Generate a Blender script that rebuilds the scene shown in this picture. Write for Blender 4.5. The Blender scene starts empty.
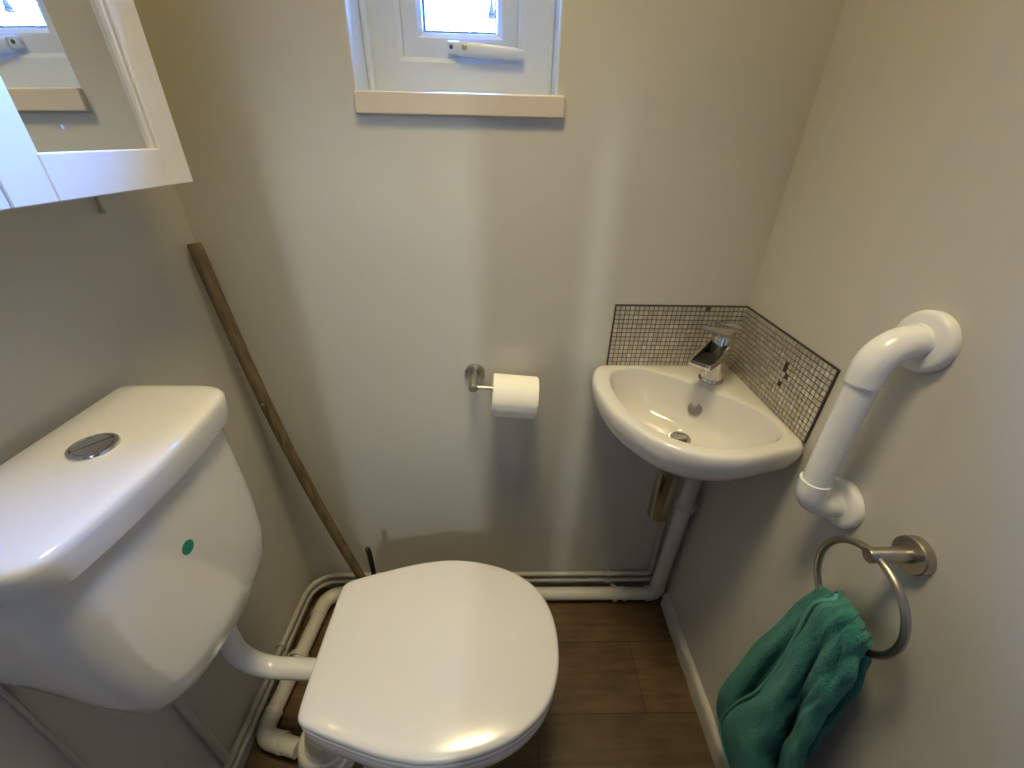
import bpy, bmesh, math, random
from mathutils import Vector, Matrix
random.seed(7)
PI = math.pi
scene = bpy.context.scene
COL = scene.collection

# ------------------------------------------------------------------ materials
def new_mat(name):
    m = bpy.data.materials.new(name); m.use_nodes = True
    return m, m.node_tree, m.node_tree.nodes['Principled BSDF']

def mat(name, col, rough=.5, metal=0., coat=0., spec=None, bump=0., bscale=200., var=0., vscale=6., sheen=0.):
    m, nt, b = new_mat(name)
    b.inputs['Base Color'].default_value = (*col, 1)
    b.inputs['Roughness'].default_value = rough
    b.inputs['Metallic'].default_value = metal
    b.inputs['Coat Weight'].default_value = coat
    b.inputs['Coat Roughness'].default_value = .06
    if spec is not None: b.inputs['Specular IOR Level'].default_value = spec
    if sheen:
        b.inputs['Sheen Weight'].default_value = sheen
        b.inputs['Sheen Roughness'].default_value = .6
    tc = nt.nodes.new('ShaderNodeTexCoord')
    if var:
        n = nt.nodes.new('ShaderNodeTexNoise'); n.inputs['Scale'].default_value = vscale; n.inputs['Detail'].default_value = 5
        nt.links.new(tc.outputs['Object'], n.inputs['Vector'])
        r = nt.nodes.new('ShaderNodeMapRange')
        r.inputs['From Min'].default_value = .3; r.inputs['From Max'].default_value = .7
        r.inputs['To Min'].default_value = 1-var; r.inputs['To Max'].default_value = 1+var
        nt.links.new(n.outputs['Fac'], r.inputs['Value'])
        mx = nt.nodes.new('ShaderNodeVectorMath'); mx.operation = 'SCALE'
        mx.inputs[0].default_value = col
        nt.links.new(r.outputs['Result'], mx.inputs['Scale'])
        nt.links.new(mx.outputs['Vector'], b.inputs['Base Color'])
    if bump:
        n2 = nt.nodes.new('ShaderNodeTexNoise'); n2.inputs['Scale'].default_value = bscale; n2.inputs['Detail'].default_value = 4
        nt.links.new(tc.outputs['Object'], n2.inputs['Vector'])
        bp = nt.nodes.new('ShaderNodeBump'); bp.inputs['Strength'].default_value = bump; bp.inputs['Distance'].default_value = .002
        nt.links.new(n2.outputs['Fac'], bp.inputs['Height'])
        nt.links.new(bp.outputs['Normal'], b.inputs['Normal'])
    return m

M = {}
WALLC = (.575, .56, .505)
M['wall'] = mat('wall_paint', WALLC, .42, bump=.12, bscale=60, var=.02, vscale=3)
M['wall_pipe'] = mat('wall_coloured_pipe_paint', (.50, .47, .41), .45, bump=.05)
M['ceiling'] = mat('ceiling_paint', (.78, .77, .74), .8)
M['ceramic'] = mat('white_ceramic', (.72, .71, .69), .12, coat=.5)
M['plastic'] = mat('white_plastic', (.83, .84, .86), .22, coat=.15)
M['seat'] = mat('white_seat_plastic', (.75, .74, .75), .2, coat=.3)
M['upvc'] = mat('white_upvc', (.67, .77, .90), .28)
M['gloss_white'] = mat('white_gloss_paint', (.66, .58, .48), .3)
M['pipe_white'] = mat('off_white_pipe', (.62, .60, .55), .35, var=.06, vscale=14)
M['pipe_paint'] = mat('painted_copper_pipe', (.44, .42, .37), .4, var=.10, vscale=25, bump=.1, bscale=80)
M['skirt'] = mat('skirting_paint', (.50, .475, .43), .45, var=.10, vscale=30, bump=.15, bscale=90)
M['cabinet'] = mat('white_cabinet_paint', (.80, .80, .79), .35)
M['chrome'] = mat('chrome', (.72, .71, .69), .13, 1.)
M['old_chrome'] = mat('dull_chrome', (.40, .38, .34), .16, 1.)
M['steel'] = mat('brushed_steel', (.46, .42, .365), .32, 1.)
M['dark'] = mat('dark_gap', (.02, .018, .016), .6)
M['black'] = mat('black_plastic', (.012, .012, .013), .35)
M['dark_baffle'] = mat('dark_baffle_finish', (.13, .095, .07), .5, var=.15, vscale=9)  # dark finish put on the unseen partition to soak up bounced light
M['grout'] = mat('dark_grout', (.05, .047, .042), .8)
M['tiles'] = [mat('silver_tile_%d' % i, c, .22, .35) for i, c in enumerate(
    [(.58, .55, .48), (.54, .51, .455), (.62, .59, .53), (.50, .475, .43), (.68, .65, .60), (.56, .51, .42)])]
M['paper'] = mat('tissue_paper', (.95, .93, .87), .9, bump=.1, bscale=150)
M['card'] = mat('cardboard', (.35, .25, .16), .9)
M['sticker'] = mat('teal_sticker', (.0, .23, .17), .5)
M['rubber'] = mat('dark_rubber', (.03, .03, .03), .5)
M['screw'] = mat('dull_screw_metal', (.35, .32, .26), .4, 1.)
M['grey_screw'] = mat('dark_screw_hole', (.10, .10, .11), .5)

def wood_mat():
    m, nt, b = new_mat('weathered_pole_wood')
    tc = nt.nodes.new('ShaderNodeTexCoord'); mp = nt.nodes.new('ShaderNodeMapping')
    mp.inputs['Scale'].default_value = (40, 40, 2.5)
    n = nt.nodes.new('ShaderNodeTexNoise'); n.inputs['Scale'].default_value = 2.5; n.inputs['Detail'].default_value = 6
    cr = nt.nodes.new('ShaderNodeValToRGB')
    cr.color_ramp.elements[0].position = .3; cr.color_ramp.elements[0].color = (.085, .055, .026, 1)
    cr.color_ramp.elements[1].position = .75; cr.color_ramp.elements[1].color = (.23, .165, .085, 1)
    nt.links.new(tc.outputs['Object'], mp.inputs['Vector']); nt.links.new(mp.outputs['Vector'], n.inputs['Vector'])
    nt.links.new(n.outputs['Fac'], cr.inputs['Fac']); nt.links.new(cr.outputs['Color'], b.inputs['Base Color'])
    b.inputs['Roughness'].default_value = .65
    return m
M['wood'] = wood_mat()
M['pale_wood'] = mat('pale_chipped_wood', (.42, .33, .2), .7)

def floor_mat():
    # wood-look tiles .57 x .19, half bond, courses parallel to the back wall
    m, nt, b = new_mat('wood_effect_floor_tile')
    tc = nt.nodes.new('ShaderNodeTexCoord')
    mp = nt.nodes.new('ShaderNodeMapping'); mp.inputs['Location'].default_value = (.155, .187, 0)
    nt.links.new(tc.outputs['Object'], mp.inputs['Vector'])
    br = nt.nodes.new('ShaderNodeTexBrick')
    br.inputs['Scale'].default_value = 1; br.inputs['Brick Width'].default_value = .6; br.inputs['Row Height'].default_value = .188
    br.inputs['Mortar Size'].default_value = .0018; br.inputs['Mortar Smooth'].default_value = .2; br.inputs['Bias'].default_value = 0
    br.offset = .5; br.inputs['Color1'].default_value = (1, 1, 1, 1); br.inputs['Color2'].default_value = (.72, .72, .72, 1); br.inputs['Mortar'].default_value = (.35, .35, .35, 1)
    nt.links.new(mp.outputs['Vector'], br.inputs['Vector'])
    m2 = nt.nodes.new('ShaderNodeMapping'); m2.inputs['Scale'].default_value = (2.5, 26, 1)
    nt.links.new(tc.outputs['Object'], m2.inputs['Vector'])
    n = nt.nodes.new('ShaderNodeTexNoise'); n.inputs['Scale'].default_value = 2.2; n.inputs['Detail'].default_value = 8; n.inputs['Distortion'].default_value = .6
    nt.links.new(m2.outputs['Vector'], n.inputs['Vector'])
    n3 = nt.nodes.new('ShaderNodeTexNoise'); n3.inputs['Scale'].default_value = 9; n3.inputs['Detail'].default_value = 4
    nt.links.new(tc.outputs['Object'], n3.inputs['Vector'])
    ad = nt.nodes.new('ShaderNodeMath'); ad.operation = 'ADD'
    nt.links.new(n.outputs['Fac'], ad.inputs[0]); nt.links.new(n3.outputs['Fac'], ad.inputs[1])
    hf = nt.nodes.new('ShaderNodeMath'); hf.operation = 'MULTIPLY'; hf.inputs[1].default_value = .5
    nt.links.new(ad.outputs[0], hf.inputs[0])
    cr = nt.nodes.new('ShaderNodeValToRGB')
    cr.color_ramp.elements[0].position = .34; cr.color_ramp.elements[0].color = (.062, .034, .0125, 1)
    cr.color_ramp.elements[1].position = .66; cr.color_ramp.elements[1].color = (.165, .098, .038, 1)
    nt.links.new(hf.outputs[0], cr.inputs['Fac'])
    mx = nt.nodes.new('ShaderNodeMix'); mx.data_type = 'RGBA'; mx.blend_type = 'MULTIPLY'; mx.inputs['Factor'].default_value = 1
    nt.links.new(cr.outputs['Color'], mx.inputs['A']); nt.links.new(br.outputs['Color'], mx.inputs['B'])
    nt.links.new(mx.outputs['Result'], b.inputs['Base Color'])
    b.inputs['Roughness'].default_value = .5
    return m
M['floor'] = floor_mat()

def towel_mat():
    m, nt, b = new_mat('teal_terry_cloth')
    tc = nt.nodes.new('ShaderNodeTexCoord')
    n = nt.nodes.new('ShaderNodeTexNoise'); n.inputs['Scale'].default_value = 260; n.inputs['Detail'].default_value = 4
    n2 = nt.nodes.new('ShaderNodeTexNoise'); n2.inputs['Scale'].default_value = 18; n2.inputs['Detail'].default_value = 3
    nt.links.new(tc.outputs['Object'], n.inputs['Vector']); nt.links.new(tc.outputs['Object'], n2.inputs['Vector'])
    cr = nt.nodes.new('ShaderNodeValToRGB')
    cr.color_ramp.elements[0].position = .3; cr.color_ramp.elements[0].color = (.012, .125, .110, 1)
    cr.color_ramp.elements[1].position = .75; cr.color_ramp.elements[1].color = (.026, .185, .162, 1)
    nt.links.new(n2.outputs['Fac'], cr.inputs['Fac']); nt.links.new(cr.outputs['Color'], b.inputs['Base Color'])
    bp = nt.nodes.new('ShaderNodeBump'); bp.inputs['Strength'].default_value = .9; bp.inputs['Distance'].default_value = .005
    nt.links.new(n.outputs['Fac'], bp.inputs['Height']); nt.links.new(bp.outputs['Normal'], b.inputs['Normal'])
    b.inputs['Roughness'].default_value = .95
    b.inputs['Sheen Weight'].default_value = .4
    b.inputs['Sheen Tint'].default_value = (.3, .8, .7, 1)
    return m
M['towel'] = towel_mat()
M['hem'] = mat('teal_hem_stitch', (.10, .36, .29), .85, bump=.3, bscale=300)

def mirror_mat():
    m, nt, b = new_mat('mirror_glass')
    b.inputs['Base Color'].default_value = (.80, .81, .79, 1); b.inputs['Metallic'].default_value = 1; b.inputs['Roughness'].default_value = .015
    return m
M['mirror'] = mirror_mat()

def pane_mat():
    m, nt, b = new_mat('window_glass')
    out = nt.nodes['Material Output']
    t = nt.nodes.new('ShaderNodeBsdfTransparent'); g = nt.nodes.new('ShaderNodeBsdfGlossy'); g.inputs['Roughness'].default_value = .02
    f = nt.nodes.new('ShaderNodeFresnel'); f.inputs['IOR'].default_value = 1.3
    mx = nt.nodes.new('ShaderNodeMixShader')
    nt.links.new(f.outputs[0], mx.inputs[0]); nt.links.new(t.outputs[0], mx.inputs[1]); nt.links.new(g.outputs[0], mx.inputs[2])
    nt.links.new(mx.outputs[0], out.inputs['Surface'])
    return m
M['pane'] = pane_mat()

def emit_mat(name, col, s):
    m, nt, b = new_mat(name)
    b.inputs['Base Color'].default_value = (.9, .9, .9, 1)
    b.inputs['Emission Color'].default_value = (*col, 1); b.inputs['Emission Strength'].default_value = s
    return m

# ------------------------------------------------------------------ mesh helpers
def link(name, me, m=None, parent=None, smooth=False):
    o = bpy.data.objects.new(name, me); COL.objects.link(o)
    if m is not None:
        for x in (m if isinstance(m, list) else [m]): me.materials.append(x)
    if parent is not None: o.parent = parent
    if smooth: me.shade_smooth()
    return o

def obj(name, bm, m=None, parent=None, smooth=False, sharp=None):
    bmesh.ops.recalc_face_normals(bm, faces=bm.faces)
    me = bpy.data.meshes.new(name); bm.to_mesh(me); bm.free()
    o = link(name, me, m, parent, smooth)
    if sharp is not None:
        me.shade_smooth(); me.set_sharp_from_angle(angle=math.radians(sharp))
    return o

def empty(name, loc, label, cat, group=None):
    o = bpy.data.objects.new(name, None); COL.objects.link(o); o.location = loc; o.empty_display_size = .05
    tag(o, label, cat, group); return o

def tag(o, label, cat, group=None):
    o['label'] = label; o['category'] = cat
    if group: o['group'] = group
    return o

def struct(o, label=None):
    o['kind'] = 'structure'
    return o

def shift(bm, root):
    # geometry is written in world coordinates; children of an empty are stored relative to it
    bmesh.ops.translate(bm, verts=bm.verts, vec=-Vector(root.location))
    return bm

def add_box(bm, lo, hi, bev=0., seg=2, mi=0):
    r = bmesh.ops.create_cube(bm, size=1)
    vs = r['verts']
    lo = Vector(lo); hi = Vector(hi)
    for v in vs:
        v.co = Vector(((lo.x+hi.x)/2 + v.co.x*(hi.x-lo.x), (lo.y+hi.y)/2 + v.co.y*(hi.y-lo.y), (lo.z+hi.z)/2 + v.co.z*(hi.z-lo.z)))
    fs = list({f for v in vs for f in v.link_faces})
    for f in fs: f.material_index = mi
    if bev:
        es = list({e for v in vs for e in v.link_edges})
        bmesh.ops.bevel(bm, geom=es, offset=bev, segments=seg, affect='EDGES', profile=.5)
    return bm

def box(lo, hi, bev=0., seg=2):
    return add_box(bmesh.new(), lo, hi, bev, seg)

def frame_of(d):
    d = Vector(d).normalized()
    a = Vector((0, 0, 1)) if abs(d.z) < .9 else Vector((1, 0, 0))
    u = d.cross(a).normalized(); v = d.cross(u).normalized()
    return d, u, v

def fillet(pts, r, n=8):
    pts = [Vector(p) for p in pts]; out = [pts[0]]
    for i in range(1, len(pts)-1):
        a, b, c = pts[i-1], pts[i], pts[i+1]
        rr = r[i-1] if isinstance(r, (list, tuple)) else r
        d1 = (a-b).normalized(); d2 = (c-b).normalized()
        ang = d1.angle(d2)
        if rr <= 0 or ang > PI-.02: out.append(b); continue
        t = min(rr/math.tan(ang/2), (a-b).length*.49 if i > 1 else (a-b).length*.98, (c-b).length*.49 if i < len(pts)-2 else (c-b).length*.98)
        rr = t*math.tan(ang/2)
        bis = (d1+d2).normalized(); ce = b + bis*(rr/math.sin(ang/2))
        p1 = b+d1*t; p2 = b+d2*t
        v1 = p1-ce; v2 = p2-ce; tot = v1.angle(v2); ax = v1.cross(v2).normalized()
        for k in range(n+1): out.append(ce + Matrix.Rotation(tot*k/n, 3, ax) @ v1)
    out.append(pts[-1])
    return out

def add_tube(bm, pts, r, n=16, cap=True, closed=False):
    pts = [Vector(p) for p in pts]; N = len(pts)
    rs = r if isinstance(r, (list, tuple)) else [r]*N
    tans = []
    for i in range(N):
        a = pts[(i-1) % N] if (closed or i > 0) else pts[i]; b = pts[(i+1) % N] if (closed or i < N-1) else pts[i]
        tans.append((b-a).normalized())
    d, u, v = frame_of(tans[0]); rings = []
    for i in range(N):
        if i:
            q = tans[i-1].rotation_difference(tans[i]); u = q @ u
        u = (u - tans[i]*u.dot(tans[i])).normalized(); v = tans[i].cross(u)
        rings.append([bm.verts.new(pts[i] + (u*math.cos(2*PI*k/n) + v*math.sin(2*PI*k/n))*rs[i]) for k in range(n)])
    M_ = N if closed else N-1
    for i in range(M_):
        a = rings[i]; b = rings[(i+1) % N]
        if closed and i == N-1:
            # align the seam
            off = min(range(n), key=lambda s: (a[0].co-b[s].co).length)
            b = b[off:]+b[:off]
        for k in range(n): bm.faces.new((a[k], a[(k+1) % n], b[(k+1) % n], b[k]))
    if cap and not closed:
        bm.faces.new(rings[0][::-1]); bm.faces.new(rings[-1])
    return bm

def tube(pts, r, n=16, **k): return add_tube(bmesh.new(), pts, r, n, **k)

def add_lathe(bm, origin, axis, prof, n=32, capa=True, capb=True):
    """prof: list of (radius, distance along axis)"""
    d, u, v = frame_of(axis); o = Vector(origin); rings = []
    for r, h in prof:
        r = max(r, 1e-5)
        rings.append([bm.verts.new(o + d*h + (u*math.cos(2*PI*k/n) + v*math.sin(2*PI*k/n))*r) for k in range(n)])
    for a, b in zip(rings, rings[1:]):
        for k in range(n): bm.faces.new((a[k], a[(k+1) % n], b[(k+1) % n], b[k]))
    if capa: bm.faces.new(rings[0][::-1])
    if capb: bm.faces.new(rings[-1])
    return bm

def lathe(*a, **k): return add_lathe(bmesh.new(), *a, **k)

def loft(loops, capa=True, capb=True, bm=None):
    bm = bm or bmesh.new()
    rs = [[bm.verts.new(p) for p in l] for l in loops]; n = len(rs[0])
    for a, b in zip(rs, rs[1:]):
        for k in range(n): bm.faces.new((a[k], a[(k+1) % n], b[(k+1) % n], b[k]))
    if capa: bm.faces.new(rs[0][::-1])
    if capb: bm.faces.new(rs[-1])
    return bm

def catmull(P, n, closed=False):
    P = [Vector(p) for p in P]; N = len(P); out = []
    segs = N if closed else N-1
    for i in range(segs):
        g = (lambda j: P[j % N]) if closed else (lambda j: P[max(0, min(N-1, j))])
        p0, p1, p2, p3 = g(i-1), g(i), g(i+1), g(i+2)
        for k in range(n):
            t = k/n
            out.append(.5*((2*p1) + (p2-p0)*t + (2*p0-5*p1+4*p2-p3)*t*t + (3*p1-p0-3*p2+p3)*t**3))
    if not closed: out.append(P[-1])
    return out

# ------------------------------------------------------------------ setting
XL, YF, ZC = -1.18, -1.16, 2.36          # left wall, added front partition, ceiling; back wall y=0, right wall x=0
TH = .16
WX0, WX1, WZ0, WZ1 = -.813, -.461, 1.3715, 2.02   # window opening

struct(obj('floor', box((XL-TH, YF-1.9, -.06), (TH, TH, 0)), M['floor']))
struct(obj('ceiling', box((XL-TH, YF-1.9, ZC), (TH, TH, ZC+.06)), M['ceiling']))
bm = bmesh.new()
add_box(bm, (XL, 0, 0), (WX0, TH, ZC)); add_box(bm, (WX1, 0, 0), (0, TH, ZC))
add_box(bm, (WX0, 0, 0), (WX1, TH, WZ0)); add_box(bm, (WX0, 0, WZ1), (WX1, TH, ZC))
bmesh.ops.remove_doubles(bm, verts=bm.verts, dist=1e-5)
struct(obj('wall_back', bm, M['wall']))
struct(obj('wall_left', box((XL-TH, YF-.1, 0), (XL, TH, ZC)), M['wall']))
struct(obj('wall_right', box((0, YF-.1, 0), (TH, TH, ZC)), M['wall']))
DZ = 1.75  # low header, keeps the added lamp's light off the upper back wall
LIGHT_SLOTS = [(-.845, -.640), (-.535, -.500)]       # slots in an added unseen partition, cutting lamp light into bands on the wall
bm = bmesh.new()
xs = [XL] + [v for g in LIGHT_SLOTS for v in g] + [0]
for k in range(0, len(xs), 2): add_box(bm, (xs[k], YF-.1, 0), (xs[k+1], YF, ZC))
for g in LIGHT_SLOTS: add_box(bm, (g[0], YF-.1, DZ), (g[1], YF, ZC))
struct(obj('wall_light_baffle', bm, M['dark_baffle']))
# passage outside, behind the camera
struct(obj('wall_passage', box((XL-TH, YF-1.9, 0), (TH, YF-1.8, ZC)), M['ceiling']))
struct(obj('wall_passage_left', box((XL-TH-.1, YF-1.9, 0), (XL-TH, YF-.1, ZC)), M['ceiling']))
struct(obj('wall_passage_right', box((TH, YF-1.9, 0), (TH+.1, YF-.1, ZC)), M['ceiling']))

# skirting board on the right wall: slim, rounded top, uneven paint
bm = bmesh.new()
NS = 40; loops = []
for i in range(NS+1):
    y = -.068 + (YF+.01+.068)*i/NS
    w = .0012*math.sin(i*1.7) + .0008*math.sin(i*4.1)
    loops.append([(-.001, y, .001), (-.017+w, y, .001), (-.017+w, y, .048), (-.014+w, y, .056), (-.009, y, .060+w), (-.001, y, .062+w)])
struct(obj('baseboard_right', loft(loops), M['skirt'], sharp=35))

# ------------------------------------------------------------------ window
win = empty('window_1', (WX0, 0, WZ0), 'small white plastic casement window set deep in the back wall', 'window')
del win['label']; del win['category']
struct(win)
def wpart(name, bm, m, parent=None, **k):
    return obj(name, shift(bm, win), m, parent or win, **k)
SILL = 1.4055
# sill board with square nose
wpart('window_sill', box((WX0-.002, -.011, WZ0), (WX1+.014, .118, SILL), .0025), M['gloss_white'])
# reveal lining: left, right, top
bm = bmesh.new()
add_box(bm, (WX0, .0005, SILL), (WX0+.003, .112, WZ1)); add_box(bm, (WX1-.003, .0005, SILL), (WX1, .112, WZ1)); add_box(bm, (WX0, .0005, WZ1-.003), (WX1, .112, WZ1))
wpart('reveal_lining', bm, M['upvc'])
# bead strips in the corners where the frame meets the lining
bm = bmesh.new()
add_box(bm, (WX0+.003, .078, SILL), (WX0+.014, .112, WZ1-.003), .003); add_box(bm, (WX1-.010, .085, SILL), (WX1-.003, .112, WZ1-.003), .003)
wpart('corner_bead', bm, M['upvc'])
def ring_frame(x0, x1, z0, z1, w, y0, y1, bev=.003, wb=None):
    bm = bmesh.new(); wb = wb or w
    add_box(bm, (x0, y0, z0), (x0+w, y1, z1), bev); add_box(bm, (x1-w, y0, z0), (x1, y1, z1), bev)
    add_box(bm, (x0+w-.001, y0, z0), (x1-w+.001, y1, z0+wb), bev); add_box(bm, (x0+w-.001, y0, z1-w), (x1-w+.001, y1, z1), bev)
    return bm
def mitred(x0, x1, z0, z1, prof):
    """picture-frame moulding: prof = list of (inset, y)"""
    loops = [[(x0+i, y, z0+i), (x1-i, y, z0+i), (x1-i, y, z1-i), (x0+i, y, z1-i)] for i, y in prof]
    loops.append(loops[0])
    return loft(loops, False, False)
wpart('outer_frame', mitred(WX0+.003, WX1-.003, SILL-.004, WZ1-.004, [(0, .098), (.058, .098), (.066, .104), (.066, .150), (0, .150)]), M['upvc'], sharp=30)
SX0, SX1, SZ0, SZ1 = -.7452, -.5288, 1.4662, WZ1-.069
sash = wpart('sash', mitred(SX0, SX1, SZ0, SZ1, [(0, .112), (.002, .108), (.030, .106), (.034, .110), (.0385, .114), (.041, .122), (.041, .148), (0, .148)]), M['upvc'], sharp=25)
bm = mitred(SX0+.0412, SX1-.0412, SZ0+.0412, SZ1-.0412, [(0, .120), (.003, .122), (.003, .130), (0, .130)])
wpart('glazing_gasket', bm, mat('blue_grey_gasket', (.30, .34, .45), .5), sash)
wpart('pane', box((SX0+.040, .1262, SZ0+.040), (SX1-.040, .130, SZ1-.040)), M['pane'], sash)
# lever handle along the bottom rail
bm = bmesh.new()
add_box(bm, (-.660, .094, 1.473), (-.636, .107, 1.492), .003)
hb = wpart('window_handle', bm, M['upvc'], sash)
bm = bmesh.new()
L = [[(-.640, y0, 1.476), (-.640, y0, 1.500), (-.640, y1, 1.500), (-.640, y1, 1.476)] for y0, y1 in [(.080, .098)]]
loops = []
for x, zc, hz, y0, y1 in [(-.645, 1.480, .009, .088, .098), (-.634, 1.4795, .0105, .084, .096), (-.612, 1.479, .0105, .083, .094), (-.580, 1.477, .010, .083, .093), (-.540, 1.4745, .0095, .083, .093), (-.518, 1.473, .008, .085, .092)]:
    loops.append([(x, y0, zc-hz*.6), (x, y0, zc+hz*.6), (x, y0+.003, zc+hz), (x, y1, zc+hz), (x, y1, zc-hz), (x, y0+.003, zc-hz)])
lv = wpart('lever', loft(loops), M['upvc'], sash, sharp=40)
bm = bmesh.new(); add_lathe(bm, (-.653, .0945, 1.4825), (0, -1, 0), [(.0035, 0), (.0035, .002), (.001, .0025)], 12)
wpart('handle_screw', bm, M['grey_screw'], sash)
bm = bmesh.new(); add_lathe(bm, (-.628, .0838, 1.481), (0, -1, 0), [(.005, 0), (.005, .002), (.003, .003)], 14)
wpart('lock_button', bm, mat('brass_lock', (.45, .36, .22), .4, .8), sash)
# small bell shaped thing hanging just outside the glass
o = empty('hanging_ornament', (-.580, .20, 1.550), 'small grey bell shaped thing seen through the bright window glass', 'ornament')
obj('bell', lathe((0, 0, 0), (0, 0, 1), [(.002, .026), (.003, .020), (.0048, .011), (.0066, .004), (.0075, 0), (.006, -.001), (.001, 0)], 20), mat('grey_brown_glaze', (.055, .014, .0045), .9), o, smooth=True)
obj('base_disc', lathe((0, 0, -.007), (0, 0, 1), [(.001, 0), (.0075, .0005), (.0088, .003), (.0085, .005), (.001, .006)], 20), mat('lilac_glaze', (.06, .013, .0055), .9), o, smooth=True)
obj('cord', tube([(0, 0, .025), (0, 0, .30)], .0005, 6), M['upvc'], o)

# ------------------------------------------------------------------ mirror cabinet
CX0, CXB, CXF = XL+.002, -1.056, -1.038
CYR, CYL, CZ0, CZ1 = -.160, -.722, 1.2715, 1.93
cab = empty('mirror_cabinet', (CX0, (CYR+CYL)/2, CZ0), 'white wall cabinet with framed mirror doors hung above the cistern', 'cabinet')
def cpart(name, bm, m, parent=None, **k): return obj(name, shift(bm, cab), m, parent or cab, **k)
bm = bmesh.new(); add_box(bm, (CX0, CYL+.004, CZ0+.004), (CXB-.001, CYR-.004, CZ1-.004), .001)
cpart('body', bm, M['cabinet'])
ymid = (CYR+CYL)/2
for (y0, y1) in ((ymid+.001, CYR), (CYL, ymid-.001)):
    bm = bmesh.new(); SW = .050; RB = .0465
    # stiles run full height, rails butt between them with a fine joint line
    add_box(bm, (CXB, y0, CZ0), (CXF, y0+SW, CZ1), .0012, 1)
    add_box(bm, (CXB, y1-SW, CZ0), (CXF, y1, CZ1), .0012, 1)
    add_box(bm, (CXB, y0+SW, CZ0), (CXF, y1-SW, CZ0+RB), .0012, 1)
    add_box(bm, (CXB, y0+SW, CZ1-RB), (CXF, y1-SW, CZ1), .0012, 1)
    dr = cpart('door', bm, M['cabinet'])
    bm = bmesh.new()
    for ya in (y0+SW+.0012, y1-SW-.0062): add_box(bm, (CXB, ya, CZ0+RB), (CXF-.004, ya+.005, CZ1-RB), .0008, 1)
    cpart('mirror_bead', bm, M['cabinet'], dr)
    mb = box((CXB+.0005, y0+SW-.0005, CZ0+RB-.0005), (CXB+.010, y1-SW+.0005, CZ1-RB+.0005))
    for v in mb.verts:
        v.co.x -= (v.co.z-CZ0-RB)*.0135                       # the glass sits in its rebate with a slight backward lean
    cpart('mirror', mb, M['mirror'], dr)
    if y1 == CYR:
        cpart('smudge', lathe((CXB+.0101, -.338, 1.3415), (1, 0, 0), [(.0026, 0), (.0018, .0002), (.0005, .0003)], 7), mat('white_smudge', (.42, .42, .42), .7), dr)
# little screw in the wall below the cabinet
tag(obj('wall_pin', tube([(XL+.001, -.190, 1.285), (XL+.007, -.190, 1.283), (XL+.008, -.190, 1.245), (XL+.008, -.190, 1.236), (XL+.008, -.190, 1.231), (XL+.008, -.190, 1.228)], [.0022, .0022, .0022, .0026, .0045, .003], 10), M['screw'], sharp=50),
    'thin dull metal pin hanging down the left wall just under the mirror cabinet', 'pin')

# ------------------------------------------------------------------ cistern
CY = -.470
cis = empty('toilet_cistern', (XL+.003, CY, .60), 'white ceramic toilet cistern with chrome button and teal dot on left wall', 'cistern')
def tpart(name, bm, m, parent=None, **k): return obj(name, shift(bm, cis), m, parent or cis, **k)
def cis_section(z, xb, xf, w, ch, bow, cham=.5):
    """plan outline: flat back, straight sides, big soft front corners, bowed front"""
    P = [(xb, w*.985), (xb+.002, w)]
    cx = ch*cham*1.0
    side_end = xf-ch*1.15
    P += [(xb+(side_end-xb)*t, w) for t in (.3, .6, .85)]
    # corner as quadratic from (side_end,w) via (xf,w) to (xf,w-ch)
    a, b, c = Vector((side_end, w)), Vector((xf-ch*.12, w-ch*.04)), Vector((xf, w-ch))
    for k in range(0, 9):
        t = k/8; P.append(tuple(a*(1-t)**2 + b*2*t*(1-t) + c*t*t))
    for k in range(1, 9):
        t = k/8; y = (w-ch)*(1-t); P.append((xf + bow*(1-(y/(w-ch))**2), y))
    full = P + [(x, -y) for x, y in P[::-1] if y > 1e-6]
    return [(x, CY+y, z) for x, y in full]
XB = XL+.006
CY = -.472
secs = []
for z, xf, w, ch, bow in [(.588, -1.085, .064, .03, .004), (.591, -1.052, .098, .05, .006), (.603, -1.026, .126, .06, .008), (.624, -1.011, .146, .062, .009), (.655, -1.004, .159, .058, .010),
                          (.70, -1.003, .166, .052, .010), (.76, -1.004, .169, .048, .010), (.82, -1.005, .169, .046, .010), (.88, -1.007, .168, .044, .010), (.937, -1.008, .167, .042, .010)]:
    L = []
    for (x, y, zz) in cis_section(z, XB, xf, w, ch, bow):
        t = max(0, min(1, (.80-z)/.18)); u = max(0, min(1, (-1.03-x)/.14))
        L.append((x, y, zz + t*.20*u))                      # underside rises towards the wall
    secs.append(L)
tpart('tank', loft(secs), M['ceramic'], smooth=True).data.set_sharp_from_angle(angle=math.radians(60))
secs = []
for z, g in [(.938, -.004), (.939, 0), (.955, .003), (.972, .004), (.980, .0035), (.984, .001), (.9862, -.003), (.9875, -.009), (.9881, -.02)]:
    secs.append(cis_section(z, XL+.019, -.996+g, .1725+g, .040, .010))
tpart('cistern_lid', loft(secs), M['ceramic'], smooth=True).data.set_sharp_from_angle(angle=math.radians(60))
bx, by, bz = -1.079, -.461, .9878
btn = tpart('flush_button', lathe((bx, by, bz), (0, 0, 1), [(.027, -.002), (.0275, .002), (.026, .0045), (.0225, .0052), (.0215, .003), (.001, .003)], 40), M['chrome'], sharp=40)
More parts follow.
